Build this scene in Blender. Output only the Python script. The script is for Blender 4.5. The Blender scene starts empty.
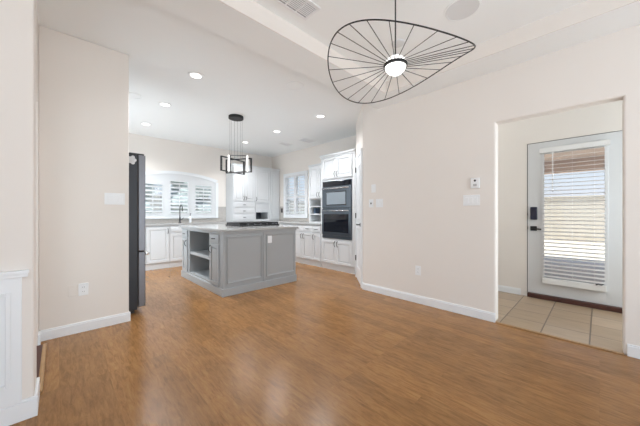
import bpy, bmesh, math, random
from mathutils import Vector, Matrix
random.seed(4)
S = bpy.context.scene
COL = S.collection
PI = math.pi
H = 1.12                                   # camera height

# ------------------------------------------------------------------ camera
cam = bpy.data.objects.new('camera', bpy.data.cameras.new('camera'))
COL.objects.link(cam)
cam.location = (0, 0, H)
cam.rotation_euler = (PI/2, 0, math.radians(46-90))
cam.data.sensor_width = 36
cam.data.lens = 270/640*36
cam.data.clip_start = 0.05
S.camera = cam

# ------------------------------------------------------------------ world, sun, added fill lamps, exposure
W = bpy.data.worlds.new('world'); S.world = W; W.use_nodes = True
wn = W.node_tree.nodes; wl = W.node_tree.links
bg = wn['Background']
sky = wn.new('ShaderNodeTexSky'); sky.sky_type = 'PREETHAM'
sky.sun_direction = Vector((0.25, -0.1, 0.96)).normalized(); sky.turbidity = 3.0
mixw = wn.new('ShaderNodeMixRGB'); mixw.inputs[0].default_value = 0.45
mixw.inputs[2].default_value = (0.80, 0.88, 1.0, 1)
wl.new(sky.outputs[0], mixw.inputs[1]); wl.new(mixw.outputs[0], bg.inputs[0])
bg.inputs[1].default_value = 0.85

def sun(name, direction, energy, angle):
    l = bpy.data.lights.new(name, 'SUN'); l.energy = energy; l.angle = math.radians(angle); l.color = (1, .96, .9)
    o = bpy.data.objects.new(name, l); COL.objects.link(o)
    o.rotation_euler = Vector(direction).to_track_quat('Z', 'Y').to_euler(); return o
sun('sun', (-0.15, -0.35, 0.92), 6.5, 1.0)

def area(name, loc, look, sx, sy, energy, color=(1, 1, 1)):
    l = bpy.data.lights.new(name, 'AREA'); l.shape = 'RECTANGLE'; l.size = sx; l.size_y = sy; l.energy = energy; l.color = color
    o = bpy.data.objects.new(name, l); COL.objects.link(o); o.location = loc
    o.rotation_euler = Vector(look).to_track_quat('-Z', 'Y').to_euler(); return o
FILL_TINT = (0.81, 0.925, 1.0)
area('rear_fill', (0.9, -2.92, 1.35), (0, 1, .2), 3.2, 1.9, 31, FILL_TINT)      # main fill lamp, added unseen behind the camera at a wall opening
area('left_fill', (-3.1, -0.6, 1.35), (1, 0, .2), 2.8, 1.9, 5, FILL_TINT)  # second unseen fill lamp, added at the left behind the camera
area('ceiling_fill', (.5, -1.5, .3), (0.05, .35, 1), 3.0, 1.6, 30, FILL_TINT)        # added unseen uplight that evens the ceiling, stands in for a bounced flash
area('entry_fill', (3.95, -1.3, 1.4), (0, 1, .1), .9, 1.6, 18, FILL_TINT)  # added fill hidden behind the jamb, no window in this end wall
area('kitchen_side_fill', (-.10, 5.32, 1.08), (1, -.15, .16), 1.3, 1.9, 26, FILL_TINT)  # added kitchen fill lamp, hidden from view by the refrigerator
area('hall_fill', (-1.3, 2.84, 1.0), (1, 0, .6), .8, 1.6, 13, FILL_TINT)      # added unseen fill in the side hall, spilling through its doorway

S.view_settings.view_transform = 'Standard'
S.view_settings.look = 'None'
S.view_settings.gamma = 1
S.view_settings.exposure = 0.62
S.view_settings.use_curve_mapping = False
S.render.engine = 'CYCLES'
S.cycles.use_denoising = True
S.cycles.max_bounces = 10
S.cycles.diffuse_bounces = 6
S.cycles.sample_clamp_indirect = 6

# ------------------------------------------------------------------ materials
def mat(name, color, rough=0.5, metal=0.0, bump=0.0, bscale=200, emit=None, estr=1, spec=0.5, vary=0.0, vscale=3):
    m = bpy.data.materials.new(name); m.use_nodes = True
    n = m.node_tree.nodes; l = m.node_tree.links; b = n['Principled BSDF']
    b.inputs['Base Color'].default_value = (*color, 1); b.inputs['Roughness'].default_value = rough
    b.inputs['Metallic'].default_value = metal; b.inputs['Specular IOR Level'].default_value = spec
    g = n.new('ShaderNodeNewGeometry')
    if vary:
        t = n.new('ShaderNodeTexNoise'); t.inputs['Scale'].default_value = vscale; l.new(g.outputs['Position'], t.inputs['Vector'])
        mx = n.new('ShaderNodeMixRGB'); mx.inputs[1].default_value = (*[c*(1-vary) for c in color], 1)
        mx.inputs[2].default_value = (*[min(1, c*(1+vary)) for c in color], 1)
        l.new(t.outputs['Fac'], mx.inputs[0]); l.new(mx.outputs[0], b.inputs['Base Color'])
    if bump:
        t = n.new('ShaderNodeTexNoise'); t.inputs['Scale'].default_value = bscale; l.new(g.outputs['Position'], t.inputs['Vector'])
        bp = n.new('ShaderNodeBump'); bp.inputs['Strength'].default_value = bump; bp.inputs['Distance'].default_value = 0.002
        l.new(t.outputs['Fac'], bp.inputs['Height']); l.new(bp.outputs[0], b.inputs['Normal'])
    if emit:
        b.inputs['Emission Color'].default_value = (*emit, 1); b.inputs['Emission Strength'].default_value = estr
    return m

M = {}
M['wall'] = mat('wall_paint', (0.82, 0.773, 0.727), 0.85, bump=0.15, bscale=120, vary=0.012)
M['ceil'] = mat('ceiling_paint', (0.90, 0.92, 0.925), 0.9, bump=0.15, bscale=120)
M['trim'] = mat('white_trim_paint', (0.84, 0.86, 0.88), 0.4, vary=0.01)
M['cab'] = mat('white_cabinet_paint', (0.70, 0.715, 0.73), 0.6, vary=0.012)
M['isl'] = mat('grey_island_paint', (0.385, 0.40, 0.41), 0.4, vary=0.02)
M['top'] = mat('pale_quartz', (0.42, 0.42, 0.415), 0.12, vary=0.05, vscale=18)
M['black'] = mat('matte_black_metal', (0.012, 0.012, 0.013), 0.6, 0.0, vary=0.1)
M['iron'] = mat('cast_iron', (0.012, 0.012, 0.014), 0.5, 0.2, bump=0.3)
M['fridge'] = mat('dark_grey_fridge_side', (0.014, 0.016, 0.022), 0.4, 0.0, vary=0.1)
M['steel'] = mat('brushed_stainless_steel', (0.19, 0.19, 0.205), 0.35, 0.9, vary=0.06, vscale=30)
M['dsteel'] = mat('black_stainless_steel', (0.11, 0.13, 0.155), 0.28, 0.75, vary=0.08)
M['dglass'] = mat('dark_oven_glass', (0.006, 0.008, 0.014), 0.06, vary=0.1)
M['nickel'] = mat('dark_nickel', (0.07, 0.07, 0.072), 0.4, 0.9, vary=0.05)
M['chrome'] = mat('chrome', (0.75, 0.76, 0.78), 0.12, 1.0, vary=0.02)
M['plate'] = mat('white_plastic', (0.86, 0.87, 0.88), 0.35, vary=0.01)
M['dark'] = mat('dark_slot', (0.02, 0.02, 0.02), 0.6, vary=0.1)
M['led'] = mat('lit_lamp_diffuser', (1, 1, 1), 0.5, emit=(1.0, 0.97, 0.92), estr=1.8, vary=0.001)
M['ledstrip'] = mat('lit_strip_diffuser', (1, 1, 1), 0.5, emit=(1.0, 0.97, 0.93), estr=0.9, vary=0.001)
M['door'] = mat('door_white_paint', (0.70, 0.71, 0.72), 0.4, vary=0.01)
M['slat'] = mat('white_blind_slat', (0.80, 0.80, 0.79), 0.45, vary=0.01)
M['sill'] = mat('dark_brown_threshold', (0.08, 0.028, 0.02), 0.5, vary=0.15, vscale=20)
M['oakstrip'] = mat('oak_strip', (0.38, 0.22, 0.10), 0.4, vary=0.2, vscale=25)
M['grille'] = mat('speaker_grille', (0.74, 0.75, 0.76), 0.8, bump=0.5, bscale=600)
M['splash'] = mat('backsplash', (0.52, 0.49, 0.46), 0.3, vary=0.15, vscale=30)
M['concrete'] = mat('patio_concrete', (0.45, 0.45, 0.46), 0.9, bump=0.3, vary=0.08)
M['ground'] = mat('desert_ground', (0.55, 0.49, 0.41), 0.95, bump=0.4, vary=0.2, vscale=1.5)
M['block'] = mat('garden_wall_block', (0.60, 0.54, 0.46), 0.9, bump=0.4, vary=0.08)
M['porch'] = mat('porch_ceiling', (0.72, 0.56, 0.47), 0.8, vary=0.06)
M['leaf'] = mat('grey_green_foliage', (0.32, 0.37, 0.37), 0.8, bump=0.6, bscale=20, vary=0.4, vscale=8)
M['bark'] = mat('bark', (0.12, 0.08, 0.05), 0.9, bump=0.5, bscale=40, vary=0.2)
M['wax'] = mat('pale_grey_magnet', (0.6, 0.6, 0.6), 0.4, vary=0.25, vscale=90)

def glass():
    m = bpy.data.materials.new('window_glass'); m.use_nodes = True
    n = m.node_tree.nodes; l = m.node_tree.links; n.remove(n['Principled BSDF'])
    t = n.new('ShaderNodeBsdfTransparent'); t.inputs[0].default_value = (0.92, 0.95, 0.95, 1)
    g = n.new('ShaderNodeBsdfGlossy'); g.inputs['Roughness'].default_value = 0.02
    mx = n.new('ShaderNodeMixShader'); mx.inputs[0].default_value = .05; l.new(t.outputs[0], mx.inputs[1]); l.new(g.outputs[0], mx.inputs[2])
    l.new(mx.outputs[0], n['Material Output'].inputs[0]); return m
M['glass'] = glass()

def wood_floor():
    m = bpy.data.materials.new('laminate_planks'); m.use_nodes = True
    n = m.node_tree.nodes; l = m.node_tree.links; b = n['Principled BSDF']
    g = n.new('ShaderNodeNewGeometry'); sp = n.new('ShaderNodeSeparateXYZ'); l.new(g.outputs['Position'], sp.inputs[0])
    cb = n.new('ShaderNodeCombineXYZ'); l.new(sp.outputs['Y'], cb.inputs['X']); l.new(sp.outputs['X'], cb.inputs['Y'])
    br = n.new('ShaderNodeTexBrick'); l.new(cb.outputs[0], br.inputs['Vector'])
    br.inputs['Scale'].default_value = 1; br.inputs['Brick Width'].default_value = 1.2; br.inputs['Row Height'].default_value = 0.125
    br.inputs['Mortar Size'].default_value = 0.0012; br.inputs['Mortar Smooth'].default_value = 0.3; br.inputs['Bias'].default_value = 0
    br.offset = 0.37; br.offset_frequency = 3
    br.inputs['Color1'].default_value = (0.0, 0.0, 0.0, 1); br.inputs['Color2'].default_value = (1, 1, 1, 1); br.inputs['Mortar'].default_value = (0.2, 0.2, 0.2, 1)
    # grain stretched along the plank
    mp = n.new('ShaderNodeMapping'); mp.inputs['Scale'].default_value = (7, 45, 1); l.new(cb.outputs[0], mp.inputs[0])
    ad = n.new('ShaderNodeVectorMath'); ad.operation = 'MULTIPLY_ADD'; l.new(br.outputs['Color'], ad.inputs[0]); ad.inputs[1].default_value = (9, 5, 3); l.new(mp.outputs[0], ad.inputs[2])
    gr = n.new('ShaderNodeTexNoise'); gr.inputs['Scale'].default_value = 1.0; gr.inputs['Detail'].default_value = 6; gr.inputs['Roughness'].default_value = 0.72; gr.inputs['Distortion'].default_value = 0.6
    l.new(ad.outputs[0], gr.inputs['Vector'])
    rp = n.new('ShaderNodeValToRGB'); e = rp.color_ramp.elements
    e[0].position = 0.25; e[0].color = (0.165, 0.071, 0.020, 1)
    e[1].position = 0.75; e[1].color = (0.42, 0.222, 0.084, 1)
    x = rp.color_ramp.elements.new(0.5); x.color = (0.315, 0.152, 0.052, 1)
    l.new(gr.outputs['Fac'], rp.inputs[0])
    tint = n.new('ShaderNodeMixRGB'); tint.blend_type = 'MULTIPLY'; tint.inputs[0].default_value = 0.22
    l.new(rp.outputs[0], tint.inputs[1]); l.new(br.outputs['Color'], tint.inputs[2])
    # broad blotches
    bn = n.new('ShaderNodeTexNoise'); bn.inputs['Scale'].default_value = 6; l.new(g.outputs['Position'], bn.inputs['Vector'])
    hs = n.new('ShaderNodeHueSaturation'); mr = n.new('ShaderNodeMapRange'); mr.inputs[3].default_value = 0.9; mr.inputs[4].default_value = 1.15
    l.new(bn.outputs['Fac'], mr.inputs[0]); l.new(mr.outputs[0], hs.inputs['Value']); l.new(tint.outputs[0], hs.inputs['Color'])
    l.new(hs.outputs[0], b.inputs['Base Color'])
    b.inputs['Roughness'].default_value = 0.25; b.inputs['Specular IOR Level'].default_value = 0.3
    bp = n.new('ShaderNodeBump'); bp.inputs['Strength'].default_value = 0.12; bp.inputs['Distance'].default_value = 0.002
    l.new(gr.outputs['Fac'], bp.inputs['Height']); l.new(bp.outputs[0], b.inputs['Normal'])
    return m
M['wood'] = wood_floor()

def tile_floor():
    m = bpy.data.materials.new('entry_tiles'); m.use_nodes = True
    n = m.node_tree.nodes; l = m.node_tree.links; b = n['Principled BSDF']
    g = n.new('ShaderNodeNewGeometry')
    mp = n.new('ShaderNodeMapping'); mp.inputs['Location'].default_value = (-3.198, -0.06, 0); l.new(g.outputs['Position'], mp.inputs[0])
    br = n.new('ShaderNodeTexBrick'); l.new(mp.outputs[0], br.inputs['Vector']); br.offset = 0
    br.inputs['Scale'].default_value = 1; br.inputs['Brick Width'].default_value = 0.325; br.inputs['Row Height'].default_value = 0.325
    br.inputs['Mortar Size'].default_value = 0.005; br.inputs['Mortar Smooth'].default_value = 0.1
    br.inputs['Color1'].default_value = (0.37, 0.265, 0.17, 1); br.inputs['Color2'].default_value = (0.49, 0.37, 0.26, 1); br.inputs['Mortar'].default_value = (0.16, 0.115, 0.085, 1)
    mp2 = n.new('ShaderNodeMapping'); mp2.inputs['Scale'].default_value = (14, 3, 3); l.new(g.outputs['Position'], mp2.inputs[0])
    t = n.new('ShaderNodeTexNoise'); t.inputs['Scale'].default_value = 1.6; t.inputs['Detail'].default_value = 5; l.new(mp2.outputs[0], t.inputs['Vector'])
    rp = n.new('ShaderNodeMapRange'); rp.inputs[3].default_value = 0.75; rp.inputs[4].default_value = 1.2; l.new(t.outputs['Fac'], rp.inputs[0])
    hs = n.new('ShaderNodeHueSaturation'); l.new(rp.outputs[0], hs.inputs['Value']); l.new(br.outputs['Color'], hs.inputs['Color'])
    l.new(hs.outputs[0], b.inputs['Base Color']); b.inputs['Roughness'].default_value = 0.3
    bp = n.new('ShaderNodeBump'); bp.invert = True; bp.inputs['Strength'].default_value = 0.5; bp.inputs['Distance'].default_value = 0.003
    l.new(br.outputs['Fac'], bp.inputs['Height']); l.new(bp.outputs[0], b.inputs['Normal'])
    return m
M['tile'] = tile_floor()

# ------------------------------------------------------------------ mesh helpers
def pt(fr, u, n, z):
    if fr is None: return Vector((u, n, z))
    (ox, oy), (ux, uy), (nx, ny) = fr
    return Vector((ox+u*ux+n*nx, oy+u*uy+n*ny, z))

class MB:
    """collects shapes of ONE part; fr = (origin, u direction, outward direction) or None for world axes"""
    def __init__(s, fr=None): s.bm = bmesh.new(); s.fr = fr
    def hexa(s, ps):
        v = [s.bm.verts.new(p) for p in ps]
        for f in ((0,1,2,3), (7,6,5,4), (0,4,5,1), (1,5,6,2), (2,6,7,3), (3,7,4,0)): s.bm.faces.new([v[i] for i in f])
        return s
    def box(s, u0, u1, n0, n1, z0, z1):
        P = [pt(s.fr, u, n, z) for z in (z0, z1) for (u, n) in ((u0, n0), (u1, n0), (u1, n1), (u0, n1))]
        return s.hexa([P[0], P[1], P[2], P[3], P[4], P[5], P[6], P[7]])
    def frus(s, a, b):            # a,b = (u0,u1,z0,z1,n): raised panel between two rectangles
        P = []
        for (u0, u1, z0, z1, n) in (a, b): P += [pt(s.fr, u0, n, z0), pt(s.fr, u1, n, z0), pt(s.fr, u1, n, z1), pt(s.fr, u0, n, z1)]
        return s.hexa(P)
    def ring(s, u0, u1, z0, z1, w, n0, n1):   # rectangular frame
        s.box(u0, u0+w, n0, n1, z0, z1); s.box(u1-w, u1, n0, n1, z0, z1)
        s.box(u0+w, u1-w, n0, n1, z0, z0+w); s.box(u0+w, u1-w, n0, n1, z1-w, z1); return s
    def prism(s, pts, d):         # polygon (3-D points) extruded by vector d
        a = [s.bm.verts.new(Vector(p)) for p in pts]; b = [s.bm.verts.new(Vector(p)+Vector(d)) for p in pts]
        s.bm.faces.new(a); s.bm.faces.new(b[::-1])
        for i in range(len(a)): j = (i+1) % len(a); s.bm.faces.new((a[i], a[j], b[j], b[i]))
        return s
    def tube(s, pts, r, seg=8, closed=False, squash=1.0):
        pts = [Vector(p) for p in pts]; N = len(pts); rings = []; up = None
        for i in range(N):
            if closed: t = pts[(i+1) % N]-pts[i-1]
            else: t = pts[min(i+1, N-1)]-pts[max(i-1, 0)]
            t.normalize()
            if up is None: up = Vector((0, 0, 1)) if abs(t.z) < .9 else Vector((1, 0, 0))
            a = (up-t*up.dot(t)).normalized(); bb = t.cross(a); up = a
            rr = r[i] if isinstance(r, (list, tuple)) else r
            rings.append([s.bm.verts.new(pts[i]+a*math.cos(k*2*PI/seg)*rr*squash+bb*math.sin(k*2*PI/seg)*rr) for k in range(seg)])
        for i in range(N if closed else N-1):
            A, B = rings[i], rings[(i+1) % N]
            for k in range(seg): s.bm.faces.new((A[k], A[(k+1) % seg], B[(k+1) % seg], B[k]))
        if not closed: s.bm.faces.new(rings[0][::-1]); s.bm.faces.new(rings[-1])
        return s
    def lathe(s, c, prof, seg=32, axis='Z'):
        rings = []
        for (r, z) in prof:
            ring = []
            for k in range(seg):
                x, y = math.cos(k*2*PI/seg)*r, math.sin(k*2*PI/seg)*r
                v = {'Z': (x, y, z), 'X': (z, x, y), 'Y': (x, z, y)}[axis]
                ring.append(s.bm.verts.new(Vector(c)+Vector(v)))
            rings.append(ring)
        for A, B in zip(rings, rings[1:]):
            for k in range(seg): s.bm.faces.new((A[k], A[(k+1) % seg], B[(k+1) % seg], B[k]))
        s.bm.faces.new(rings[0][::-1]); s.bm.faces.new(rings[-1]); return s
    def build(s, name, m, parent=None, bevel=0, smooth=False, segs=2, org=None):
        bmesh.ops.recalc_face_normals(s.bm, faces=s.bm.faces)
        o_ = Vector(parent['_o']) if parent is not None and '_o' in parent else Vector(org or (0, 0, 0))
        bmesh.ops.translate(s.bm, verts=s.bm.verts, vec=-o_)
        me = bpy.data.meshes.new(name); s.bm.to_mesh(me); s.bm.free()
        me.materials.append(m)
        if smooth:
            for p in me.polygons: p.use_smooth = True
        o = bpy.data.objects.new(name, me); COL.objects.link(o)
        if parent is not None: o.parent = parent; o['_o'] = tuple(o_)
        else: o.location = o_; o['_o'] = tuple(o_)
        if bevel:
            b = o.modifiers.new('bevel', 'BEVEL'); b.width = bevel; b.segments = segs; b.limit_method = 'ANGLE'
        return o

def thing(name, label, cat, loc, group=None):
    o = bpy.data.objects.new(name, None); COL.objects.link(o); o.location = loc; o.empty_display_size = .1
    o['_o'] = tuple(loc); o['label'] = label; o['category'] = cat
    if group: o['group'] = group
    return o
def tag(o, label, cat, group=None):
    o['label'] = label; o['category'] = cat
    if group: o['group'] = group
    return o
def struct(o): o['kind'] = 'structure'; return o
def X(fr_y): return ((0, fr_y), (1, 0), (0, -1))      # front facing -Y, u = world x
def Yf(fr_x): return ((fr_x, 0), (0, 1), (-1, 0))     # front facing -X, u = world y

# ------------------------------------------------------------------ the shell
CH, SO, TR = 2.76, 2.57, 2.71
struct(MB().box(-3.3, 3.21, -3.1, 6.85, -.12, 0).box(3.21, 4.7, 1.8, 6.85, -.12, 0).build('floor', M['wood']))
struct(MB().box(3.21, 4.53, -1.35, 1.8, -.12, 0).build('floor_entry', M['tile']))
c = MB()
c.box(-3.3, 3.40, 2.15, 6.9, CH, CH+.15).box(3.40, 4.75, -1.5, 6.9, CH, CH+.15)          # kitchen and entry
c.box(2.85, 3.40, -3.1, 1.81, SO, CH+.15).box(-3.3, 3.40, 1.81, 2.15, SO, CH+.15)        # lowered border of the dining room
c.box(-3.3, -2.7, -3.1, 1.81, SO, CH+.15).box(-2.7, 2.85, -3.1, -2.5, SO, CH+.15)
c.box(-2.7, 2.85, -2.5, 1.81, TR, CH+.15)
struct(c.build('ceiling', M['ceil']))
struct(MB().box(2.842, 2.85, -2.5, 1.81, SO+.001, TR).box(-2.7, 2.842, 1.802, 1.81, SO+.001, TR).build('trim_10', M['wall']))

def wall(name, fr, u0, u1, th, holes=(), z1=CH, m=None, z0=0, bev=0):
    """slab behind the frame plane (n from -th to 0) with rectangular openings (u0,u1,z0,z1)"""
    w = MB(fr); us = sorted({u0, u1, *[h[0] for h in holes], *[h[1] for h in holes]})
    zs = sorted({z0, z1, *[h[2] for h in holes], *[h[3] for h in holes]})
    for a, b in zip(us, us[1:]):
        for c_, d_ in zip(zs, zs[1:]):
            if not any(h[0] <= a+1e-6 and h[1] >= b-1e-6 and h[2] <= c_+1e-6 and h[3] >= d_-1e-6 for h in holes): w.box(a, b, -th, 0, c_, d_)
    bmesh.ops.remove_doubles(w.bm, verts=w.bm.verts, dist=1e-5)
    dup = {}
    for f in list(w.bm.faces):                       # drop the seam faces inside the slab
        c_ = f.calc_center_median(); dup.setdefault((round(c_.x, 4), round(c_.y, 4), round(c_.z, 4)), []).append(f)
    kill = [f for fs in dup.values() if len(fs) > 1 for f in fs]
    if kill: bmesh.ops.delete(w.bm, geom=kill, context='FACES')
    bmesh.ops.dissolve_limit(w.bm, angle_limit=.01, verts=w.bm.verts, edges=w.bm.edges)
    return struct(w.build(name, m or M['wall'], bevel=bev, segs=3))

wall('wall_right', Yf(3.21), -3.1, 2.41, .12, [(-.13, .74, 0, 2.045)], bev=.016)
wall('wall_entry', Yf(4.55), -1.5, 1.8, .15, [(-.25, .69, 0, 2.06)])
struct(MB().box(3.33, 4.7, 1.7, 1.8, 0, CH).build('wall_entry_north', M['wall']))
struct(MB().box(3.33, 4.7, -1.5, -1.35, 0, CH).build('wall_entry_south', M['wall']))
struct(MB().box(-.1299, .52, 3.39, 3.53, 0, CH).build('wall_partition', M['wall'], bevel=.008, segs=3))
struct(MB().box(-3.2, -.10, 2.17, 2.2901, 0, CH).build('wall_left', M['wall'], bevel=.01, segs=3))
wall('wall_side', ((-.10, 0), (0, 1), (1, 0)), 2.29, 2.40, .12)
wall('wall_side_kitchen', ((-.13, 0), (0, 1), (1, 0)), 2.40, 6.7, .12, [(2.40, 3.27, 0, 2.05), (4.65, 6.0, 0, 2.1)])  # second opening is invented, made for the unseen kitchen fill lamp
wall('wall_back', X(6.7), -3.3, 4.7, .16, [(1.14, 2.82, 1.00, 1.90)])
wall('wall_kitchen_right', Yf(4.5), 2.9, 6.7, .08, [(5.16, 6.02, 1.06, 2.12)])
struct(MB().prism([(3.21, 2.41, 0), (3.885, 3.085, 0), (4.58, 3.085, 0), (4.58, 2.98, 0), (3.93, 2.98, 0), (3.33, 2.38, 0)], (0, 0, CH)).build('wall_pantry', M['wall'], bevel=.01, segs=3))
wall('wall_rear', ((0, -3.0), (1, 0), (0, 1)), -3.3, 3.4, .12, [(-.8, 2.6, .35, 2.35)])
wall('wall_far_left', ((-3.2, 0), (0, 1), (1, 0)), -3.1, 6.85, .12, [(-2.1, .9, .35, 2.35)])

# baseboards
def base(name, fr, u0, u1, h=.095, z0=0):
    b = MB(fr).box(u0, u1, -.001, .012, z0, z0+h-.012).frus((u0, u1, z0+h-.012, z0+h-.012, 0), (u0, u1, z0+h-.012, z0+h-.012, 0)) if False else MB(fr).box(u0, u1, -.001, .012, z0, z0+h-.014).box(u0, u1, -.001, .008, z0+h-.014, z0+h)
    return struct(b.build(name, M['trim'], bevel=.002))
base('baseboard_right', Yf(3.21), .74, 2.41)
base('baseboard_right_near', Yf(3.21), -3.0, -.15)
base('baseboard_partition', X(3.39), -.115, .532)
struct(MB().box(.519, .532, 3.38, 3.53, 0, .085).build('baseboard_partition_end', M['trim'], bevel=.002))
base('baseboard_left', X(2.17), -3.2, -.086, .11)
struct(MB().box(-.10, -.086, 2.170, 2.40, 0, .11).box(-.13, -.114, 3.27, 3.378, 0, .095).build('baseboard_side', M['trim'], bevel=.003))
base('baseboard_entry', Yf(4.55), .75, 1.7, .085)
struct(MB(((3.21, 2.41), (.7071, .7071), (-.7071, .7071))).box(-.012, .07, -.001, .012, 0, .095).build('baseboard_pantry', M['trim'], bevel=.002))

# wainscot on the near left wall: cap rail, stiles and recessed panel mouldings
t = MB(X(2.17))
t.box(-3.2, -.145, 0, .010, .10, .785)
t.box(-3.2, -.118, 0, .030, .795, .812).box(-3.2, -.122, 0, .020, .775, .797)
for k in range(5):
    a = -.215-.62*k
    t.ring(a-.50, a+.03, .20, .70, .018, .010, .018)
    t.ring(a-.46, a-.01, .24, .66, .010, .010, .014)
struct(t.build('trim_1', M['trim'], bevel=.003))
# threshold strip in the side doorway and between planks and tile
struct(MB().box(-.10, -.074, 2.41, 3.26, 0, .018).build('trim_2', M['oakstrip'], bevel=.006))
struct(MB().box(-.22, -.1005, 2.41, 3.26, 0, .012).build('trim_9', M['sill']))
struct(MB().box(3.195, 3.225, -.135, .74, 0, .009).build('trim_3', M['oakstrip'], bevel=.004))

# ------------------------------------------------------------------ entry door with blinds
D = struct(MB(Yf(4.55)).box(-.235, -.05, -.045, -.003, .056, 2.045).box(.51, .675, -.045, -.003, .056, 2.045)
     .box(-.05, .51, -.045, -.003, .056, .235).box(-.05, .51, -.045, -.003, 1.90, 2.045).build('door_1', M['door'], bevel=.002))
MB(Yf(4.55)).ring(-.07, .53, .215, 1.92, .03, -.003, .008).build('lite_frame', M['door'], D, bevel=.003)
MB(Yf(4.55)).box(-.05, .51, -.030, -.024, .235, 1.90).build('glass', M['glass'], D)
bl = MB(Yf(4.55)).box(-.085, .545, .010, .065, 1.895, 1.955).build('blind', M['slat'], D, bevel=.003)
bl['label'] = 'white headrail of a horizontal slatted blind'
sl = MB(Yf(4.55))
z = .31
while z < 1.885:
    a = math.radians(12); w = .024
    n0, n1 = .036-w*math.cos(a), .036+w*math.cos(a); dz = w*math.sin(a)
    P = []
    for u in (-.045, .505): P += [pt(sl.fr, u, n0, z+dz), pt(sl.fr, u, n1, z-dz), pt(sl.fr, u, n1, z-dz+.003), pt(sl.fr, u, n0, z+dz+.003)]
    sl.hexa(P); z += .0475
sl.build('slats', M['slat'], bl)
MB(Yf(4.55)).box(-.055, .515, .012, .062, .215, .285).build('bottom_rail', M['slat'], bl, bevel=.004)
MB().tube([(4.478, .41, 1.89), (4.474, .41, 1.40)], .004, 6).build('wand', M['plate'], bl)
MB().tube([(4.478, .41, 1.60), (4.478, .41, 1.39)], .0045, 6).build('wand_grip', M['nickel'], bl)
cd = MB()
for y in (.42, .23, .04): cd.tube([(4.514-.025, y, 1.89), (4.514-.025, y, .28)], .0010, 5)
cd.build('ladder_cords', M['slat'], bl)
MB().tube([(4.482, .03, .285), (4.475, .01, .30), (4.474, -.01, .292), (4.476, -.03, .30)], .006, 6).build('cord_knot', M['dark'], bl)
MB(Yf(4.55)).box(.57, .645, 0, .028, 1.03, 1.20).build('door_keypad', mat('dark_blue_black_plastic', (.012, .014, .035), .25, vary=.1), D, bevel=.010, segs=3)
dh = MB(Yf(4.55)).box(.575, .645, -.001, .018, .885, .945).build('door_handle', M['black'], D, bevel=.006)
MB().tube([(4.53, .61, .915), (4.495, .61, .915), (4.49, .59, .914), (4.49, .525, .908)], .010, 8).build('lever', M['black'], dh, smooth=True)
MB(Yf(4.55)).box(.672, .68, -.03, .001, 1.085, 1.12).box(.672, .68, -.03, .001, .90, .94).build('latch_plates', M['black'], D)
# frame: jambs, head and dark sill
struct(MB(Yf(4.55)).box(.681, .69, -.15, .004, 0, 2.06).box(-.25, -.235, -.15, .004, 0, 2.06).box(-.25, .69, -.15, .004, 2.050, 2.06).build('trim_4', M['wall'], bevel=.001))
struct(MB(Yf(4.55)).box(.6752, .681, -.02, .001, .056, 2.05).box(-.235, .681, -.02, .001, 2.0452, 2.050).build('door_gap_shade', M['dark']))  # dark strips colour in the shadowed gap around the door slab
struct(MB(Yf(4.55)).box(-.235, .675, -.13, .04, 0, .052).build('trim_5', M['sill'], bevel=.004))

# ------------------------------------------------------------------ kitchen window with arched casing and shutters
def arch(x, c=1.98, hw=.90, zs=1.935, rise=.135): return zs+rise*(1-((x-c)/hw)**2)
def louvres(fr, u0, u1, z0, z1, n, pitch=.080, w=.044, ang=33):
    sl = MB(fr); k = int((z1-z0)/pitch); st = (z1-z0)/k
    for i in range(k):
        z = z0+st*(i+.5); a = math.radians(ang); c_, d_ = w*math.cos(a), w*math.sin(a)
        P = []
        for u in (u0, u1): P += [pt(fr, u, n-c_, z+d_), pt(fr, u, n, z-.005), pt(fr, u, n+c_, z-d_), pt(fr, u, n, z+.005)]
        sl.hexa(P)
    return sl
f = X(6.7)
cas = MB(f)
N = 28; xo = [1.08+1.80*i/N for i in range(N+1)]
outer = [(x, arch(x)) for x in xo]; inner = [(1.98+(x-1.98)*.93, arch(x)-.062) for x in xo]
for i in range(N):
    P = [pt(f, outer[i][0], 0, outer[i][1]), pt(f, outer[i+1][0], 0, outer[i+1][1]), pt(f, inner[i+1][0], 0, inner[i+1][1]), pt(f, inner[i][0], 0, inner[i][1])]
    cas.prism(P, (0, -.035, 0))
cas.box(1.08, 1.143, 0, .035, .99, arch(1.08)-.055).box(2.817, 2.88, 0, .035, .99, arch(1.08)-.055)
bmesh.ops.remove_doubles(cas.bm, verts=cas.bm.verts, dist=1e-4)
win = struct(cas.build('window_1', M['trim'], bevel=.003))
MB(f).box(1.143, 2.817, 0, .05, .99, 1.022).build('window_sill', M['cab'], win, bevel=.004)
holes = [(1.235, 1.659, 1.09, 1.77), (1.768, 2.192, 1.09, 1.86), (2.305, 2.734, 1.09, 1.80)]
fb = MB(f); us = [1.143]
for h in holes: us += [h[0], h[1]]
us.append(2.817)
for a, b in zip(us[::2], us[1::2]): fb.box(a, b, 0, .02, 1.022, 1.86)
for h in holes:
    fb.box(h[0], h[1], 0, .02, 1.022, h[2])
    if h[3] < 1.86: fb.box(h[0], h[1], 0, .02, h[3], 1.86)
for i in range(N):
    fb.prism([pt(f, inner[i][0], 0, 1.86), pt(f, inner[i+1][0], 0, 1.86), pt(f, inner[i+1][0], 0, inner[i+1][1]), pt(f, inner[i][0], 0, inner[i][1])], (0, -.02, 0))
fb.build('shutter_frame', M['cab'], win)
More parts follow.
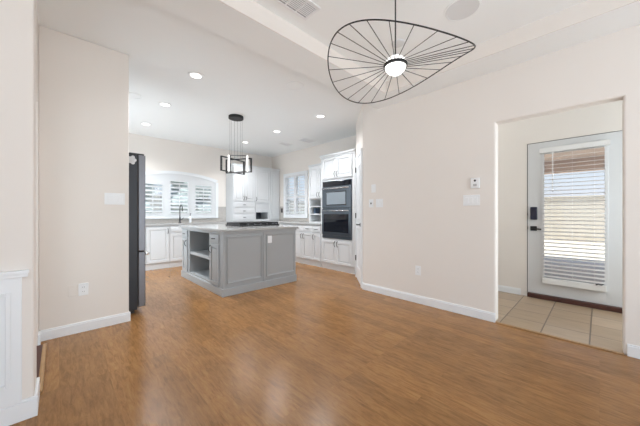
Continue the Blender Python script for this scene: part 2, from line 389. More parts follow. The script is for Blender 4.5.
for h in holes:
    p = MB(f).ring(h[0]-.004, h[1]+.004, h[2]-.004, h[3]+.004, .03, -.03, .028).build('shutter_panel', M['cab'], win, bevel=.002)
    louvres(f, h[0]+.026, h[1]-.026, h[2]+.026, h[3]-.026, -.008).build('louvres', M['cab'], p)
    xm = (h[0]+h[1])/2
    MB(f).box(xm-.006, xm+.006, .022, .032, h[2]+.04, h[3]-.05).build('tilt_rod', M['cab'], p)
MB(f).box(1.14, 2.82, -.10, -.094, 1.0, 1.90).build('glass', M['glass'], win)
gm = MB(f)
for x in (1.715, 2.245): gm.box(x-.025, x+.025, -.13, -.07, 1.0, 1.90)
gm.ring(1.14, 2.82, 1.0, 1.90, .03, -.13, -.07).build('sash', M['cab'], win)

# right-hand kitchen window, two tall shutter panels with a mid rail
f = Yf(4.5)
win2 = struct(MB(f).ring(5.09, 6.09, .99, 2.19, .07, 0, .03).build('window_2', M['trim'], bevel=.003))
for (a, b) in ((5.16, 5.59), (5.59, 6.02)):
    p = MB(f).ring(a, b, 1.06, 2.12, .045, -.03, .02).box(a+.045, b-.045, -.03, .02, 1.51, 1.575).build('shutter_panel', M['cab'], win2, bevel=.002)
    louvres(f, a+.045, b-.045, 1.105, 1.51, -.006, .078, .040, 22).build('louvres', M['cab'], p)
    louvres(f, a+.045, b-.045, 1.575, 2.075, -.006, .078, .040, 22).build('louvres', M['cab'], p)
    MB(f).box((a+b)/2-.006, (a+b)/2+.006, .028, .038, 1.14, 2.04).build('tilt_rod', M['cab'], p)
MB(f).box(5.16, 6.02, -.062, -.058, 1.06, 2.12).build('glass', M['glass'], win2)
MB(f).ring(5.16, 6.02, 1.06, 2.12, .03, -.078, -.045).box(5.58, 5.60, -.078, -.045, 1.09, 2.09).build('sash', M['cab'], win2)

# backsplash tiles
struct(MB().box(.7, 1.07, 6.688, 6.70, .905, 1.28).box(2.89, 3.09, 6.688, 6.70, .905, 1.28).box(1.07, 2.89, 6.688, 6.70, .905, .985).build('trim_6', M['splash']))
struct(MB().box(4.488, 4.50, 3.99, 5.08, .905, 1.1).box(4.488, 4.50, 5.08, 6.1, .905, .985).box(4.488, 4.50, 6.10, 6.29, .905, 1.30).build('trim_7', M['splash']))

# ------------------------------------------------------------------ pantry door in the diagonal wall
f = ((3.21, 2.41), (.7071, .7071), (-.7071, .7071))
pd = MB(f).box(.12, .73, 0, .018, .01, 2.02)
pd = struct(pd.build('door_2', M['trim'], bevel=.002))
MB(f).ring(.20, .65, .22, .88, .02, .018, .026).ring(.20, .65, 1.02, 1.88, .02, .018, .026).build('panel_moulding', M['trim'], pd, bevel=.003)
MB(f).box(.05, .115, 0, .026, 0, 2.09).box(.735, .80, 0, .026, 0, 2.09).box(.115, .735, 0, .026, 2.025, 2.09).build('door_casing', M['trim'], pd, bevel=.004)
for z in (.30, 1.03, 1.82):
    MB(f).box(.722, .742, .018, .034, z, z+.09).build('hinge', M['black'], pd, bevel=.003)
h2 = MB().tube([pt(f, .18, .016, .94), pt(f, .18, .026, .94)], .028, 16).build('door_handle', M['black'], pd)
MB().tube([pt(f, .18, .02, .94), pt(f, .18, .062, .94), pt(f, .20, .066, .94), pt(f, .29, .066, .938)], .009, 8).build('lever', M['black'], h2, smooth=True)

# ------------------------------------------------------------------ cabinet pieces
def bar_pull(fr, u, z, parent, vertical=True, L=.11, m='nickel', n0=.02, name='handle'):
    e = []
    for k in range(9):
        t_ = k/8; s_ = (t_-.5)*L; n = n0-.002+.030*min(1, 4*t_*(1-t_)*1.15)
        e.append(pt(fr, u, n, z+s_) if vertical else pt(fr, u+s_, n, z))
    return MB().tube(e, .0055, 8).build(name, M[m], parent, smooth=True)
def knob(fr, u, z, parent, m='nickel', n0=.018):
    return MB().tube([pt(fr, u, n0-.002, z), pt(fr, u, n0+.010, z), pt(fr, u, n0+.014, z), pt(fr, u, n0+.022, z), pt(fr, u, n0+.028, z)], [.006, .006, .014, .016, .010], 12).build('knob', M[m], parent, smooth=True)
def shaker(fr, u0, u1, z0, z1, m, parent, name='door', st=.055):
    d = MB(fr).ring(u0, u1, z0, z1, st, 0, .020)
    a = st-.002
    d.box(u0+a, u1-a, .001, .006, z0+a, z1-a)
    g = st+.022
    if u1-u0 > 2.6*g and z1-z0 > 2.6*g: d.frus((u0+g-.012, u1-g+.012, z0+g-.012, z1-g+.012, .006), (u0+g, u1-g, z0+g, z1-g, .015))
    return d.build(name, M[m], parent, bevel=.0025)
def slab(fr, u0, u1, z0, z1, m, parent, name='drawer'):
    return MB(fr).box(u0, u1, 0, .018, z0, z1).frus((u0+.02, u1-.02, z0+.02, z1-.02, .018), (u0+.028, u1-.028, z0+.028, z1-.028, .022)).build(name, M[m], parent, bevel=.003)

def base_cabinet(fr, u0, u1, depth, label, cols, drawers, group):
    """cols: list of (u0,u1,handle side); drawers: list of (u0,u1)"""
    o = pt(fr, (u0+u1)/2, -depth/2, 0)
    t = thing('base_cabinet', label, 'cabinet', tuple(o), group)
    MB(fr).box(u0+.001, u1-.001, -depth, 0, .10, .862).build('body', M['cab'], t, bevel=.001)
    MB(fr).box(u0+.001, u1-.001, -depth+.02, -.012, 0, .10).build('toe_kick', M['cab'], t)
    for (a, b, side) in cols:
        ztop = .70 if drawers else .84
        d = shaker(fr, a+.004, b-.004, .125, ztop, 'cab', t)
        bar_pull(fr, a+.035 if side == 'l' else b-.035, ztop-.085, d)
    for (a, b) in drawers:
        d = slab(fr, a+.004, b-.004, .715, .845, 'cab', t)
        bar_pull(fr, (a+b)/2, .78, d, False, .10)
    return t
F1 = X(6.12)
base_cabinet(F1, .80, 1.625, .56, 'white base cabinet with tall doors beside the refrigerator', [(.80, 1.21, 'r'), (1.21, 1.625, 'r')], [], 'white base cabinets')
base_cabinet(F1, 1.625, 2.37, .56, 'white base cabinet below the sink, half hidden by the island', [(1.625, 2.0, 'r'), (2.0, 2.37, 'l')], [(1.625, 2.37)], 'white base cabinets')
base_cabinet(F1, 2.37, 3.86, .56, 'white base cabinet under the tall hutch, behind the island', [(2.37, 2.87, 'r'), (2.87, 3.37, 'l'), (3.37, 3.86, 'r')], [(2.37, 2.87), (2.87, 3.37), (3.37, 3.86)], 'white base cabinets')
F2 = Yf(3.88)
base_cabinet(F2, 4.88, 6.085, .60, 'white base cabinet in the corner right of the hutch, below the shuttered window', [(4.88, 5.49, 'l'), (5.49, 6.085, 'r')], [(4.88, 5.49)], 'white base cabinets')
base_cabinet(F2, 4.235, 4.88, .60, 'white base cabinet with two drawers over paired doors, right of the island', [(4.235, 4.557, 'r'), (4.557, 4.88, 'l')], [(4.235, 4.557), (4.557, 4.88)], 'white base cabinets')
base_cabinet(F2, 3.992, 4.235, .60, 'narrow white base cabinet next to the oven tower', [(3.992, 4.235, 'r')], [(3.992, 4.235)], 'white base cabinets')

# worktop, one L-shaped slab
tag(MB().prism([(.80, 6.09, .864), (3.85, 6.09, .864), (3.85, 3.992, .864), (4.487, 3.992, .864), (4.487, 6.687, .864), (.80, 6.687, .864)], (0, 0, .038))
    .build('worktop', M['top'], bevel=.004), 'pale stone L-shaped worktop along the kitchen back and right walls', 'worktop')

# hutch
HU = thing('hutch_cabinet', 'tall white hutch cabinet standing on the worktop in the back corner', 'cabinet', (3.8, 6.49, .903))
f = X(6.30)
zt = 2.30
b = MB(f).box(3.09, 3.11, -.385, 0, .903, zt).box(3.11, 4.484, -.385, -.37, .903, zt)
b.box(3.11, 3.735, -.37, 0, .903, zt).box(4.107, 4.484, -.37, 0, .903, zt).box(3.735, 4.107, -.37, 0, 1.135, zt).box(3.735, 4.107, -.37, 0, .903, .955)
b.build('body', M['cab'], HU)
MB(f).box(3.075, 4.484, -.385, .03, zt, zt+.05).box(3.083, 4.484, -.385, .015, zt-.03, zt).build('crown', M['cab'], HU, bevel=.006)
for (a, bb, s_) in ((3.10, 3.40, 'r'), (3.40, 3.695, 'l')):
    d = shaker(f, a+.003, bb-.003, 1.42, 2.26, 'cab', HU); bar_pull(f, bb-.03 if s_ == 'r' else a+.03, 1.50, d)
d = shaker(f, 3.70, 4.165, 1.40, 2.26, 'cab', HU); bar_pull(f, 3.73, 1.49, d)
d = shaker(f, 4.175, 4.475, .94, 2.26, 'cab', HU, 'side_panel')
for z0, z1 in ((1.255, 1.405), (1.10, 1.245), (.93, 1.09)):
    d = slab(f, 3.10, 3.695, z0, z1, 'cab', HU); bar_pull(f, 3.40, (z0+z1)/2, d, False, .08)
MB(f).ring(3.705, 4.165, 1.15, 1.385, .012, 0, .014).build('face_panel', M['cab'], HU, bevel=.002)
MB(f).box(3.74, 4.10, -.36, -.04, .956, .958).build('niche_floor', M['dsteel'], HU)
MB(f).box(3.736, 4.106, -.369, -.366, .956, 1.134).build('niche_back', M['dsteel'], HU)

# upper cabinet with open cubbies, right wall
f = Yf(4.15)
UPF = f
UP = thing('wall_cabinet', 'narrow white wall cabinet with open cubbies between window and oven tower', 'cabinet', (4.32, 4.32, .903))
b = MB(f).box(3.992, 4.66, -.335, -.32, .903, 2.18).box(3.992, 4.01, -.32, 0, .903, 1.43).box(4.62, 4.66, -.32, 0, .903, 1.43).box(3.992, 4.66, -.32, 0, 1.43, 2.18)
for z in (.903, 1.08, 1.255): b.box(4.01, 4.62, -.32, -.002, z, z+.022)
b.build('body', M['cab'], UP)
MB(f).box(4.01, 4.62, -.319, -.316, .926, 1.43).build('warm_lit_back', M['splash'], UP)  # tan sheet puts the warm light on the cubby backs into colour
MB(f).box(3.992, 4.675, -.335, .02, 2.18, 2.215).build('crown', M['cab'], UP, bevel=.006)
d = shaker(f, 4.0, 4.325, 1.45, 2.15, 'cab', UP); bar_pull(f, 4.295, 1.53, d)
d = shaker(f, 4.33, 4.65, 1.45, 2.15, 'cab', UP); bar_pull(f, 4.36, 1.53, d)
tag(MB().box(4.20, 4.34, 4.50, 4.56, 1.103, 1.235).build('book', mat('slate_blue_cover', (.06, .09, .14), .5, vary=.1), bevel=.003), 'slate blue book standing in the middle cubby of the wall cabinet', 'book')

# oven tower
TW = thing('oven_tower_cabinet', 'tall white oven cabinet at the right end of the kitchen', 'cabinet', (4.19, 3.54, 0))
f = F2
b = MB(f).box(3.10, 3.165, -.605, 0, .10, 2.24).box(3.935, 3.99, -.605, 0, .10, 2.24)
b.box(3.165, 3.935, -.605, 0, .10, .615).box(3.165, 3.935, -.605, 0, 1.755, 2.24).box(3.165, 3.935, -.605, -.585, .615, 1.755).build('body', M['cab'], TW, bevel=.0015)
MB(f).box(3.115, 3.975, -.59, -.012, 0, .10).build('toe_kick', M['cab'], TW)
MB(f).box(3.09, 4.005, -.605, .03, 2.255, 2.295).box(3.095, 3.998, -.605, .016, 2.225, 2.255).build('crown', M['cab'], TW, bevel=.006)
for (a, bb, s_) in ((3.16, 3.545, 'r'), (3.55, 3.94, 'l')):
    d = shaker(f, a, bb, 1.80, 2.215, 'cab', TW); bar_pull(f, bb-.03 if s_ == 'r' else a+.03, 1.88, d)
    d = shaker(f, a, bb, .125, .585, 'cab', TW); bar_pull(f, bb-.03 if s_ == 'r' else a+.03, .515, d)
def vbar(fr, u0, u1, z, parent, m):
    hnd = MB().tube([pt(fr, u0, .058, z), pt(fr, u1, .058, z)], .011, 10)
    for u in (u0+.03, u1-.03): hnd.tube([pt(fr, u, .024, z), pt(fr, u, .058, z)], .008, 8)
    return hnd.build('handle', M[m], parent, smooth=True)
MW = thing('microwave_oven', 'black stainless built-in microwave above the wall oven', 'microwave', (4.1, 3.55, 1.20))
MB(f).box(3.17, 3.93, -.50, .012, 1.215, 1.75).build('body', M['dsteel'], MW, bevel=.003)
MB(f).box(3.18, 3.92, .012, .020, 1.645, 1.74).build('control_panel', M['dglass'], MW, bevel=.003)
d = MB(f).box(3.175, 3.925, .012, .030, 1.225, 1.632).build('door', M['dsteel'], MW, bevel=.004)
MB(f).box(3.30, 3.80, .030, .032, 1.285, 1.525).build('door_glass', mat('grey_oven_window', (.26, .30, .34), .2, .1, vary=.1), d, bevel=.001)
MB(f).box(3.285, 3.815, .0295, .0305, 1.27, 1.54).build('glass_border', M['dglass'], d)
vbar(f, 3.20, 3.90, 1.60, d, 'chrome')
OV = thing('wall_oven', 'black stainless wall oven below the microwave in the tower', 'oven', (4.1, 3.55, .62))
MB(f).box(3.17, 3.93, -.50, .010, .62, 1.212).build('body', M['dsteel'], OV, bevel=.003)
d = MB(f).box(3.172, 3.928, .010, .034, .69, 1.205).build('door', M['dsteel'], OV, bevel=.004)
MB(f).box(3.225, 3.875, .034, .036, .745, 1.10).build('door_glass', M['dglass'], d, bevel=.001)
vbar(f, 3.20, 3.90, 1.165, d, 'chrome')
MB(f).box(3.172, 3.928, .010, .024, .622, .682).build('lower_trim', M['dsteel'], OV, bevel=.003)

# ------------------------------------------------------------------ island
IS = thing('kitchen_island', 'grey panelled kitchen island with open shelves on its left end', 'kitchen island', (2.18, 4.31, 0))
x0, x1, y0, y1 = 1.567, 2.80, 3.48, 5.14
FX = Yf(x0); FY = X(y0)
b = MB()
b.box(x0+.44, x1, y0, y1, .10, .868)
b.box(x0, x0+.44, y0, 3.935, .10, .868).box(x0, x0+.44, 4.763, y1, .10, .868)
b.box(x0, x0+.44, 3.935, 4.763, .10, .135).box(x0, x0+.44, 3.935, 4.763, .825, .868)
b.build('body', M['isl'], IS)
MB().box(x0+.012, x0+.438, 3.937, 4.761, .435, .478).build('shelf', M['isl'], IS, bevel=.002)
p = MB().box(x0-.014, x1+.014, y0-.014, y1+.014, 0, .105)
p.build('plinth', M['isl'], IS, bevel=.006)
MB().box(x0-.012, x1+.012, y0-.012, y1+.012, .838, .868).build('cornice', M['isl'], IS, bevel=.005)
def panel(fr, u0, u1, z0, z1, parent):
    d = MB(fr).ring(u0, u1, z0, z1, .014, .0005, .016).ring(u0+.014, u1-.014, z0+.014, z1-.014, .012, .0005, .008)
    return d.build('panel', M['isl'], parent, bevel=.003)
panel(FY, 1.62, 2.165, .165, .80, IS); panel(FY, 2.235, 2.775, .165, .80, IS)
for a, bb in ((x0+.001, 1.60), (2.18, 2.22)): MB(FY).box(a, bb, .0005, .012, .105, .838).build('stile', M['isl'], IS, bevel=.002)
FE = ((x1, 0), (0, 1), (1, 0))
panel(FE, 3.55, 4.25, .165, .80, IS); panel(FE, 4.35, 5.08, .165, .80, IS)
for (a, bb, s_) in ((3.59, 3.87, 'r'), (4.83, 5.08, 'l')):
    d = slab(FX, a, bb, .705, .825, 'isl', IS); 
    bar_pull(FX, (a+bb)/2, .765, d, False, .09)
    d = shaker(FX, a, bb, .13, .69, 'isl', IS, st=.045); bar_pull(FX, a+.025 if s_ == 'l' else bb-.025, .61, d)
tag(MB().box(x0-.035, x1+.035, y0-.035, y1+.035, .870, .902).build('island_worktop', M['top'], bevel=.004), 'polished pale grey stone worktop lying on the grey island', 'worktop')
ol = thing('power_outlet', 'white outlet plate on the front panel of the grey island', 'outlet', (2.30, y0, .73))
MB(FY).box(2.262, 2.334, .001, .007, .665, .79).build('cover_plate', M['plate'], ol, bevel=.003)
MB(FY).box(2.283, 2.313, .007, .009, .69, .765).build('socket_face', M['plate'], ol, bevel=.001)

# cooktop
CK = thing('gas_cooktop', 'black gas cooktop with cast iron grates on the island', 'cooktop', (2.40, 4.26, .902))
cx0, cx1, cy0, cy1 = 2.07, 2.82, 3.96, 4.50
MB().box(cx0, cx1, cy0, cy1, .9025, .926).build('base', M['iron'], CK, bevel=.005)
for k in range(3):
    a = cx0+.015+k*.245; bb = a+.238
    g = MB()
    g.ring = None
    for yy in (cy0+.03, cy1-.06+.02): g.box(a, bb, yy, yy+.014, .932, .960)
    for xx in (a, bb-.014): g.box(xx, xx+.014, cy0+.03, cy1-.026, .932, .960)
    xm = (a+bb)/2
    g.box(xm-.006, xm+.006, cy0+.04, cy1-.05, .946, .962)
    for yy in (cy0+.14, cy0+.26, cy0+.37): g.box(a+.01, bb-.01, yy-.006, yy+.006, .946, .962)
    for xx in (a, bb-.014):
        for yy in (cy0+.03, cy1-.04): g.box(xx, xx+.014, yy, yy+.014, .918, .944)
    g.build('grate', M['iron'], CK, bevel=.002)
    for yy in (cy0+.14, cy0+.37):
        MB().lathe((xm, yy, .926), [(.045, 0), (.045, .008), (.034, .012), (.034, .02), (.01, .022)], 20).build('burner', M['iron'], CK)
for k in range(5):
    MB().lathe((cx0+.14+k*.12, cy0+.016, .926), [(.013, 0), (.013, .014), (.009, .018)], 14).build('knob', M['steel'], CK, smooth=False)

# faucet and soap pump at the window
FA = thing('kitchen_faucet', 'dark gooseneck kitchen faucet in front of the arched window', 'faucet', (1.95, 6.55, .902))
MB().lathe((1.95, 6.55, .902), [(.03, 0), (.03, .01), (.018, .02), (.016, .12), (.012, .13)], 16).build('base', M['nickel'], FA, smooth=True)
MB().tube([(1.95, 6.55, 1.02), (1.95, 6.55, 1.22), (1.95, 6.53, 1.27), (1.95, 6.48, 1.30), (1.95, 6.42, 1.285), (1.95, 6.39, 1.24), (1.95, 6.385, 1.16)], .011, 10).build('spout', M['nickel'], FA, smooth=True)
MB().tube([(1.965, 6.55, .97), (2.0, 6.54, .985), (2.02, 6.535, 1.01)], .006, 8).build('lever', M['nickel'], FA, smooth=True)
SP = thing('soap_dispenser', 'small dark soap pump right of the kitchen faucet', 'soap dispenser', (2.17, 6.55, .902))
MB().lathe((2.17, 6.55, .902), [(.022, 0), (.022, .006), (.028, .012), (.028, .12), (.014, .135), (.010, .15)], 16).build('bottle', M['plate'], SP, smooth=True)
MB().tube([(2.17, 6.55, 1.05), (2.17, 6.55, 1.10), (2.17, 6.53, 1.105), (2.17, 6.50, 1.10)], .006, 8).build('pump', M['black'], SP, smooth=True)

# ------------------------------------------------------------------ refrigerator
FR = thing('refrigerator', 'tall black refrigerator with stainless doors behind the partition wall', 'refrigerator', (.3, 4.0, 0))
MB().box(-.08, .622, 3.555, 4.455, .05, 1.755).build('body', M['fridge'], FR, bevel=.004)
MB().box(-.05, .60, 3.58, 4.43, .012, .05).build('base_grille', M['dark'], FR)
for y in (3.62, 4.38):
    for x in (.0, .54): MB().lathe((x, y, 0), [(.025, 0), (.025, .013)], 12).build('foot', M['dark'], FR)
MB().box(.622, .632, 3.56, 4.45, .08, 1.75).build('door_gasket', M['dark'], FR)
for (a, bb) in ((3.555, 4.003), (4.008, 4.455)):
    d = MB().box(.632, .70, a, bb, .695, 1.765).build('door', M['steel'], FR, bevel=.008, segs=3)
    yy = bb-.05 if a < 3.8 else a+.05
    MB().tube([(.698, yy, .80), (.735, yy, .82), (.74, yy, .90), (.74, yy, 1.50), (.735, yy, 1.58), (.698, yy, 1.60)], .011, 8).build('handle', M['chrome'], d, smooth=True)
d = MB().box(.632, .70, 3.555, 4.455, .075, .685).build('drawer', M['steel'], FR, bevel=.008, segs=3)
MB().tube([(.698, 3.60, .655), (.735, 3.60, .655), (.745, 3.63, .655), (.745, 4.37, .655), (.735, 4.41, .655), (.698, 4.41, .655)], .012, 8).build('handle', M['chrome'], d, smooth=True)
for y in (3.60, 4.41): MB().box(.55, .69, y-.03, y+.03, 1.755, 1.785).build('hinge_cover', M['dark'], FR, bevel=.006)
tag(MB().box(.47, .53, 3.58, 3.64, 1.757, 1.80).lathe((.50, 3.61, 1.80), [(.015, 0), (.03, .01), (.02, .025), (.005, .03)], 12).build('ornament', M['black'], bevel=.004), 'small black ornament on top of the refrigerator', 'ornament')
mg = MB()
for k in range(5):
    a = k*2*PI/5
    mg.lathe((.572+.022*math.cos(a), 3.546, 1.70+.03*math.sin(a)), [(.02, 0), (.018, .006), (.008, .009)], 10, 'Y')
mg.lathe((.572, 3.542, 1.70), [(.014, 0), (.01, .008), (.004, .012)], 10, 'Y')
tag(mg.build('flower_magnet', M['wax']), 'pale grey flower-shaped magnet high on the refrigerator side', 'magnet')

# ------------------------------------------------------------------ wall plates
def plate_x(y, z, w, h, label, name='light_switch', kind='rocker', n=1, cat='light switch'):
    f = Yf(3.21); t = thing(name, label, cat, (3.21, y, z))
    MB(f).box(y-w/2, y+w/2, .0005, .006, z-h/2, z+h/2).build('cover_plate', M['plate'], t, bevel=.003)
    face(f, y, z, w, n, kind, t); return t
def plate_y(x, z, w, h, label, name='light_switch', kind='rocker', n=1, cat='light switch'):
    f = X(3.39); t = thing(name, label, cat, (x, 3.39, z))
    MB(f).box(x-w/2, x+w/2, .0005, .006, z-h/2, z+h/2).build('cover_plate', M['wall' if kind == 'none' else 'plate'], t, bevel=.003)
    face(f, x, z, w, n, kind, t); return t
def face(f, u, z, w, n, kind, t):
    for k in range(n):
        c_ = u+(k-(n-1)/2)*.046
        if kind == 'rocker': MB(f).frus((c_-.0165, c_+.0165, z-.033, z+.033, .006), (c_-.015, c_+.015, z-.031, z+.031, .010)).build('rocker', M['plate'], t)
        if kind == 'outlet':
            for dz in (-.02, .02):
                s = MB(f).box(c_-.015, c_+.015, .006, .008, z+dz-.014, z+dz+.014).build('socket_face', M['plate'], t, bevel=.003)
                MB(f).box(c_-.007, c_-.005, .008, .0085, z+dz-.004, z+dz+.006).box(c_+.005, c_+.007, .008, .0085, z+dz-.004, z+dz+.006).build('slots', M['dark'], s)
        if kind == 'jack': MB(f).box(c_-.010, c_+.010, .006, .009, z-.012, z+.012).build('jack', M['nickel'], t, bevel=.002)
plate_x(.963, 1.258, .165, .115, 'white triple switch plate beside the entry doorway, under the thermostat', n=3)
plate_x(2.228, 1.468, .072, .115, 'blank white cover plate above two smaller plates near the pantry corner', 'cover_plate', 'none', 1, 'cover plate')
plate_x(2.268, 1.257, .075, .115, 'white jack plate with a dark centre near the pantry corner', 'wall_jack', 'jack', 1, 'wall jack')
plate_x(2.130, 1.257, .115, .115, 'white double switch plate right of the dark-centred jack plate', n=2)
plate_x(1.567, .405, .072, .115, 'white outlet low on the long right wall', 'power_outlet', 'outlet', 1, 'outlet')
TH = thing('thermostat', 'small white wall thermostat with a round dark lens above the triple switch', 'thermostat', (3.21, .925, 1.44))
MB(Yf(3.21)).box(.88, .965, .0005, .028, 1.385, 1.495).build('case', M['plate'], TH, bevel=.006, segs=3)
MB().tube([(3.183, .922, 1.465), (3.180, .922, 1.465)], .011, 14).build('lens', M['dark'], TH)
MB(Yf(3.21)).box(.905, .94, .028, .030, 1.405, 1.43).build('button', mat('grey_button', (.45, .45, .45), .5, vary=.05), TH, bevel=.003)
plate_y(.402, 1.262, .165, .115, 'white triple switch plate on the left partition wall', n=3)
plate_y(.165, .40, .072, .115, 'white outlet low on the left partition wall', 'power_outlet', 'outlet', 1, 'outlet')
plate_y(.088, .40, .060, .100, 'small painted blank plate left of the low outlet on the partition', 'cover_plate', 'none', 1, 'cover plate')
o = thing('power_outlet', 'dark outlet on the backsplash between hutch and right window', 'outlet', (4.488, 6.2, 1.2))
MB(Yf(4.488)).box(6.14, 6.22, .0005, .006, 1.13, 1.25).build('cover_plate', M['dark'], o, bevel=.003)

# ------------------------------------------------------------------ ceiling fittings
def downlight(x, y, label):
    t = thing('recessed_downlight', label, 'ceiling light', (x, y, CH), 'recessed kitchen downlights')
    MB().lathe((x, y, CH-.006), [(.088, .0055), (.085, 0), (.062, -.001), (.060, .003), (.060, .0055)], 32).build('trim_ring', M['plate'], t, smooth=False)
    MB().lathe((x, y, CH-.0075), [(.060, .003), (.058, 0)], 32).build('lens', M['led'], t)
    l = bpy.data.lights.new('downlight_lamp', 'SPOT'); l.energy = 56; l.spot_size = math.radians(140); l.spot_blend = .8; l.shadow_soft_size = .07; l.color = (.94, .97, 1)
    lo = bpy.data.objects.new('downlight_lamp', l); COL.objects.link(lo); lo.parent = t; lo.location = (0, 0, -.03)
downlight(1.17, 3.34, 'recessed downlight of the left row, nearest to the dining room')
downlight(1.15, 4.56, 'recessed downlight of the left row, in its middle')
downlight(1.15, 5.80, 'recessed downlight of the left row, farthest back near the arched window')
downlight(3.18, 3.28, 'recessed downlight of the right row, nearest, before the oven tower')
downlight(3.14, 4.50, 'recessed downlight of the right row, in its middle')
downlight(3.10, 5.70, 'recessed downlight of the right row, farthest back above the hutch')
def grille_disc(name, x, y, z, r, label, cat, m='grille'):
    t = thing(name, label, cat, (x, y, z))
    MB().lathe((x, y, z-.006), [(r, .0055), (r-.002, 0), (r-.012, -.001), (r-.012, .0055)], 40).build('rim', M['ceil'], t)
    MB().lathe((x, y, z-.006), [(r-.012, .005), (r-.014, .001)], 40).build('grille', M[m], t)
grille_disc('ceiling_speaker', 2.258, .745, TR, .13, 'round white speaker in the dining ceiling right of the wire pendant', 'speaker')
grille_disc('ceiling_speaker', 2.181, 2.722, CH, .115, 'round white speaker in the kitchen ceiling left of the wire pendant', 'speaker', 'ceil')
grille_disc('ceiling_speaker', .75, 4.514, CH, .10, 'faint round white speaker in the kitchen ceiling above the refrigerator', 'speaker', 'ceil')
sd = thing('smoke_detector', 'small round white detector on the ceiling seen through the wire pendant', 'smoke detector', (2.279, 1.31, TR))
MB().lathe((2.279, 1.31, TR-.014), [(.03, 0), (.055, .002), (.06, .006), (.062, .0135)], 32).build('cover', M['grille'], sd)
def vent(x0, x1, y0, y1, z, label, nx):
    t = thing('air_vent', label, 'air vent', ((x0+x1)/2, (y0+y1)/2, z))
    fr = MB(); w = .022
    for (a, b, c_, d) in ((x0, x1, y0, y0+w), (x0, x1, y1-w, y1), (x0, x0+w, y0+w, y1-w), (x1-w, x1, y0+w, y1-w)): fr.box(a, b, c_, d, z-.008, z-.0005)
    for k in range(1, nx): xx = x0+w+(x1-x0-2*w)*k/nx; fr.box(xx-.006, xx+.006, y0+w, y1-w, z-.008, z-.0005)
    fr.build('frame', M['plate'], t, bevel=.002)
    MB().box(x0+w, x1-w, y0+w, y1-w, z-.002, z-.0005).build('backing', mat('vent_shadow_grey', (.45, .45, .46), .8, vary=.05), t)
    sl = MB(); n = int((y1-y0-2*w)/.016)
    for k in range(n): yy = y0+w+(k+.5)*.016; sl.box(x0+w, x1-w, yy-.003, yy+.003, z-.007, z-.002)
    sl.build('louvres', M['plate'], t)
vent(1.02, 1.46, 1.50, 1.685, TR, 'white rectangular air vent in the raised dining ceiling', 4)
vent(3.72, 4.02, 5.10, 5.28, CH, 'white air vent in the kitchen ceiling near the hutch', 1)
vent(3.85, 4.20, 4.45, 4.70, CH, 'white air vent in the kitchen ceiling above the narrow wall cabinet', 1)

# wire pendant in the dining room
C = Vector((1.7463, 1.0244, 2.196))
WP = thing('wire_pendant_light', 'wavy black wire brim pendant with a glowing globe in the dining room', 'pendant light', (C.x, C.y, TR))
q = [.5098, 2.1855, .0186, .0091, .0673, -.0610, -.0055, .0021, .0002, .0229]
def brim(p):
    r = q[0]+q[8]*math.cos(2*p)+q[9]*math.sin(2*p)
    z = q[1]+q[2]*math.cos(p)+q[3]*math.sin(p)+q[4]*math.cos(2*p)+q[5]*math.sin(2*p)+q[6]*math.cos(3*p)+q[7]*math.sin(3*p)
    return Vector((C.x+r*math.cos(p), C.y+r*math.sin(p), z))
MB().tube([brim(k*2*PI/120) for k in range(120)], .0042, 8, closed=True).build('brim', M['black'], WP, smooth=True)
for k in range(26):
    p = k*2*PI/26-.015; a = Vector((C.x+.080*math.cos(p), C.y+.080*math.sin(p), C.z-.008))
    MB().tube([a, brim(p)], .0025, 6).build('spoke', M['black'], WP)
R_ = .0775
MB().lathe(C, [(.003, -R_)]+[(R_*math.cos(a), R_*math.sin(a)) for a in [math.radians(d) for d in range(-85, -12, 8)]], 36).build('globe', M['led'], WP, smooth=True)
MB().lathe(C, [(.078, -.024), (.083, -.022), (.084, -.010), (.083, -.004), (.076, -.002)], 36).build('hub_ring', M['black'], WP)
dm = MB().lathe(C, [(.077*math.cos(a), -.004+.058*math.sin(a)) for a in [math.radians(d) for d in (0, 15, 30, 45, 60, 75, 86)]], 36)
dm.build('dome', M['ledstrip'], WP, smooth=True)
rb = MB()
for k in range(12):
    p = k*2*PI/12
    rb.tube([Vector((C.x+.078*math.cos(p)*math.cos(a), C.y+.078*math.sin(p)*math.cos(a), C.z-.003+.059*math.sin(a))) for a in [math.radians(d) for d in (0, 25, 50, 75)]], .0012, 5)
rb.build('dome_ribs', M['nickel'], WP)
MB().tube([(C.x, C.y, C.z+.05), (C.x, C.y, TR-.006)], .005, 8).build('rod', M['black'], WP)
MB().lathe((C.x, C.y, TR-.009), [(.048, 0), (.05, .002), (.05, .0085)], 32).build('canopy', M['black'], WP)
pl = bpy.data.lights.new('pendant_lamp', 'POINT'); pl.energy = 2.5; pl.shadow_soft_size = .09; pl.color = (1, .98, .95)
po = bpy.data.objects.new('pendant_lamp', pl); COL.objects.link(po); po.parent = WP; po.location = (0, 0, C.z-TR-.2)

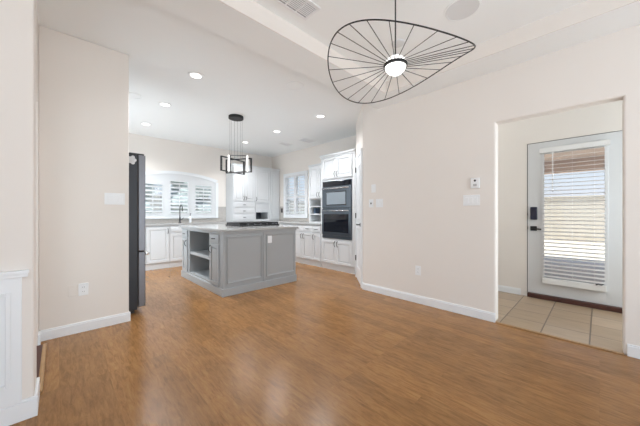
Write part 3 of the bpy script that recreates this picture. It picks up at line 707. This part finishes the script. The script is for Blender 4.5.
# linear frame pendant over the island
fwd = Vector((math.cos(math.radians(46)), math.sin(math.radians(46)), 0)); rgt = Vector((fwd.y, -fwd.x, 0))
PC = Vector((2.16, 4.29, 0))
IP = thing('frame_pendant_light', 'black pendant of crossed rectangular light frames over the island', 'pendant light', (PC.x, PC.y, CH))
MB().lathe((PC.x, PC.y, CH-.045), [(.118, 0), (.122, .004), (.122, .0445)], 36).build('canopy', M['black'], IP)
def plan(dx, dd): return PC+rgt*dx+fwd*dd
frames = [(plan(-.17, -.24), plan(.065, .27), 2.045, 1.805), (plan(-.20, .09), plan(.275, -.04), 2.045, 1.805), (plan(-.055, -.20), plan(.235, -.16), 2.06, 1.80)]
for i, (a, b_, zt, zb) in enumerate(frames):
    d_ = (b_-a).normalized(); w = d_*.018; s_ = Vector((-d_.y, d_.x, 0))*.014; m_ = MB()
    def bar(p, q_, z0, z1):
        P = []
        for z in (z0, z1): P += [v+Vector((0, 0, z)) for v in (p-s_, q_-s_, q_+s_, p+s_)]
        m_.hexa(P)
    if i < 2: bar(a, a+w, zb, zt); bar(b_-w, b_, zb, zt)
    else:
        bar(a+w*.9, a+w*1.4, zb+.01, zt-.01); bar(b_-w*1.4, b_-w*.9, zb+.01, zt-.01)
    hb = .014 if i < 2 else .004
    bar(a, b_, zt-hb, zt); bar(a, b_, zb, zb+hb)
    fo = m_.build('light_frame', M['black'], IP)
    st = MB(); k_ = MB()
    P = []
    st2 = st
    def sbar(p, q_, z0, z1, t_=1.0):
        P = []
        for z in (z0, z1): P += [v+Vector((0, 0, z)) for v in (p-s_*t_, q_-s_*t_, q_+s_*t_, p+s_*t_)]
        st.hexa(P)
    if i == 2:
        sbar(a-w*.6, a+w*.9, zb, zt, 1.0); sbar(b_-w*.9, b_+w*.6, zb, zt, 1.0)
    if i == 2: st.build('light_strip', M['ledstrip'], fo)
for k in range(6):
    a = k*PI/3+.3; tp = Vector((PC.x+.105*math.cos(a), PC.y+.105*math.sin(a), 0))
    MB().tube([(tp.x, tp.y, CH-.045), (tp.x, tp.y, 2.046)], .0014, 5).build('cable', M['nickel'], IP)
ll = bpy.data.lights.new('frame_lamp', 'POINT'); ll.energy = 2; ll.shadow_soft_size = .15; ll.color = (1, .96, .9)
lo = bpy.data.objects.new('frame_lamp', ll); COL.objects.link(lo); lo.parent = IP; lo.location = (0, 0, 1.72-CH)

# added light, out of view, that brightens the entry passage
EL = thing('added_entry_light', 'added round light, out of view, brightening the entry passage', 'ceiling light', (3.95, 1.40, CH))
MB().lathe((3.95, 1.40, CH-.05), [(.02, -.01), (.10, 0), (.14, .02), (.15, .0495)], 32).build('shade', M['led'], EL, smooth=True)
el = bpy.data.lights.new('entry_fill_lamp', 'POINT'); el.energy = 1.2; el.shadow_soft_size = .12; el.color = (1, .98, .95)
eo = bpy.data.objects.new('entry_fill_lamp', el); COL.objects.link(eo); eo.parent = EL; eo.location = (0, 0, -.2)

# ------------------------------------------------------------------ outdoors
struct(MB().box(4.71, 40, -25, 25, -.14, -.04).box(-25, 4.71, 6.90, 40, -.14, -.04).build('ground', M['ground']))
struct(MB().box(4.71, 9.2, -4, 4, -.04, -.01).build('floor_patio', M['concrete']))
pr = struct(MB().box(4.71, 8.9, -4, 4, 2.42, 2.55).box(8.9, 9.1, -4, 4, 2.12, 2.55).build('porch_roof', M['porch']))
for y in (-3.8, 3.8):
    MB().box(8.9, 9.1, y-.1, y+.1, -.01, 2.12).build('post', M['porch'], pr)
struct(MB().box(15, 15.2, -16, 15.2, -.04, 1.75).box(14.96, 15.24, -16, 14.9, 1.75, 1.81).build('wall_garden', M['block']))
struct(MB().box(-10, 15.2, 15.2, 15.4, -.04, 1.9).box(-10, 15.24, 15.16, 15.44, 1.9, 1.98).build('wall_garden_north', mat('grey_garden_block', (.30, .30, .29), .9, bump=.4, vary=.1)))
def shrub(x, y, r, h, label, seed):
    rnd = random.Random(seed)
    t = thing('garden_shrub', label, 'shrub', (x, y, -.04), 'shrubs beyond the kitchen window')
    bm_ = MB()
    for k in range(24):
        c_ = Vector((x+rnd.uniform(-.6, .6)*r, y+rnd.uniform(-.6, .6)*r, h*(.35+.6*rnd.random())))
        bmesh.ops.create_icosphere(bm_.bm, subdivisions=2, radius=r*rnd.uniform(.3, .5), matrix=Matrix.Translation(c_))
    for v in bm_.bm.verts: v.co += Vector([rnd.uniform(-.06, .06) for _ in range(3)])
    bm_.build('foliage', M['leaf'], t)
    MB().tube([(x, y, -.04), (x+.05, y, h*.5)], .05, 8).build('stem', M['bark'], t)
for k, (x, y, r, h) in enumerate([(1.8, 12.4, 1.0, 2.9), (4.15, 12.6, 1.0, 3.1), (6.5, 12.3, 1.0, 2.8)]):
    shrub(x, y, r, h, ['leafy shrub seen through the left shutters of the arched window', 'taller leafy shrub seen through the middle shutters of the arched window', 'leafy shrub seen through the right shutters of the arched window'][k], k+3)

for o in bpy.data.objects:
    if '_o' in o: del o['_o']
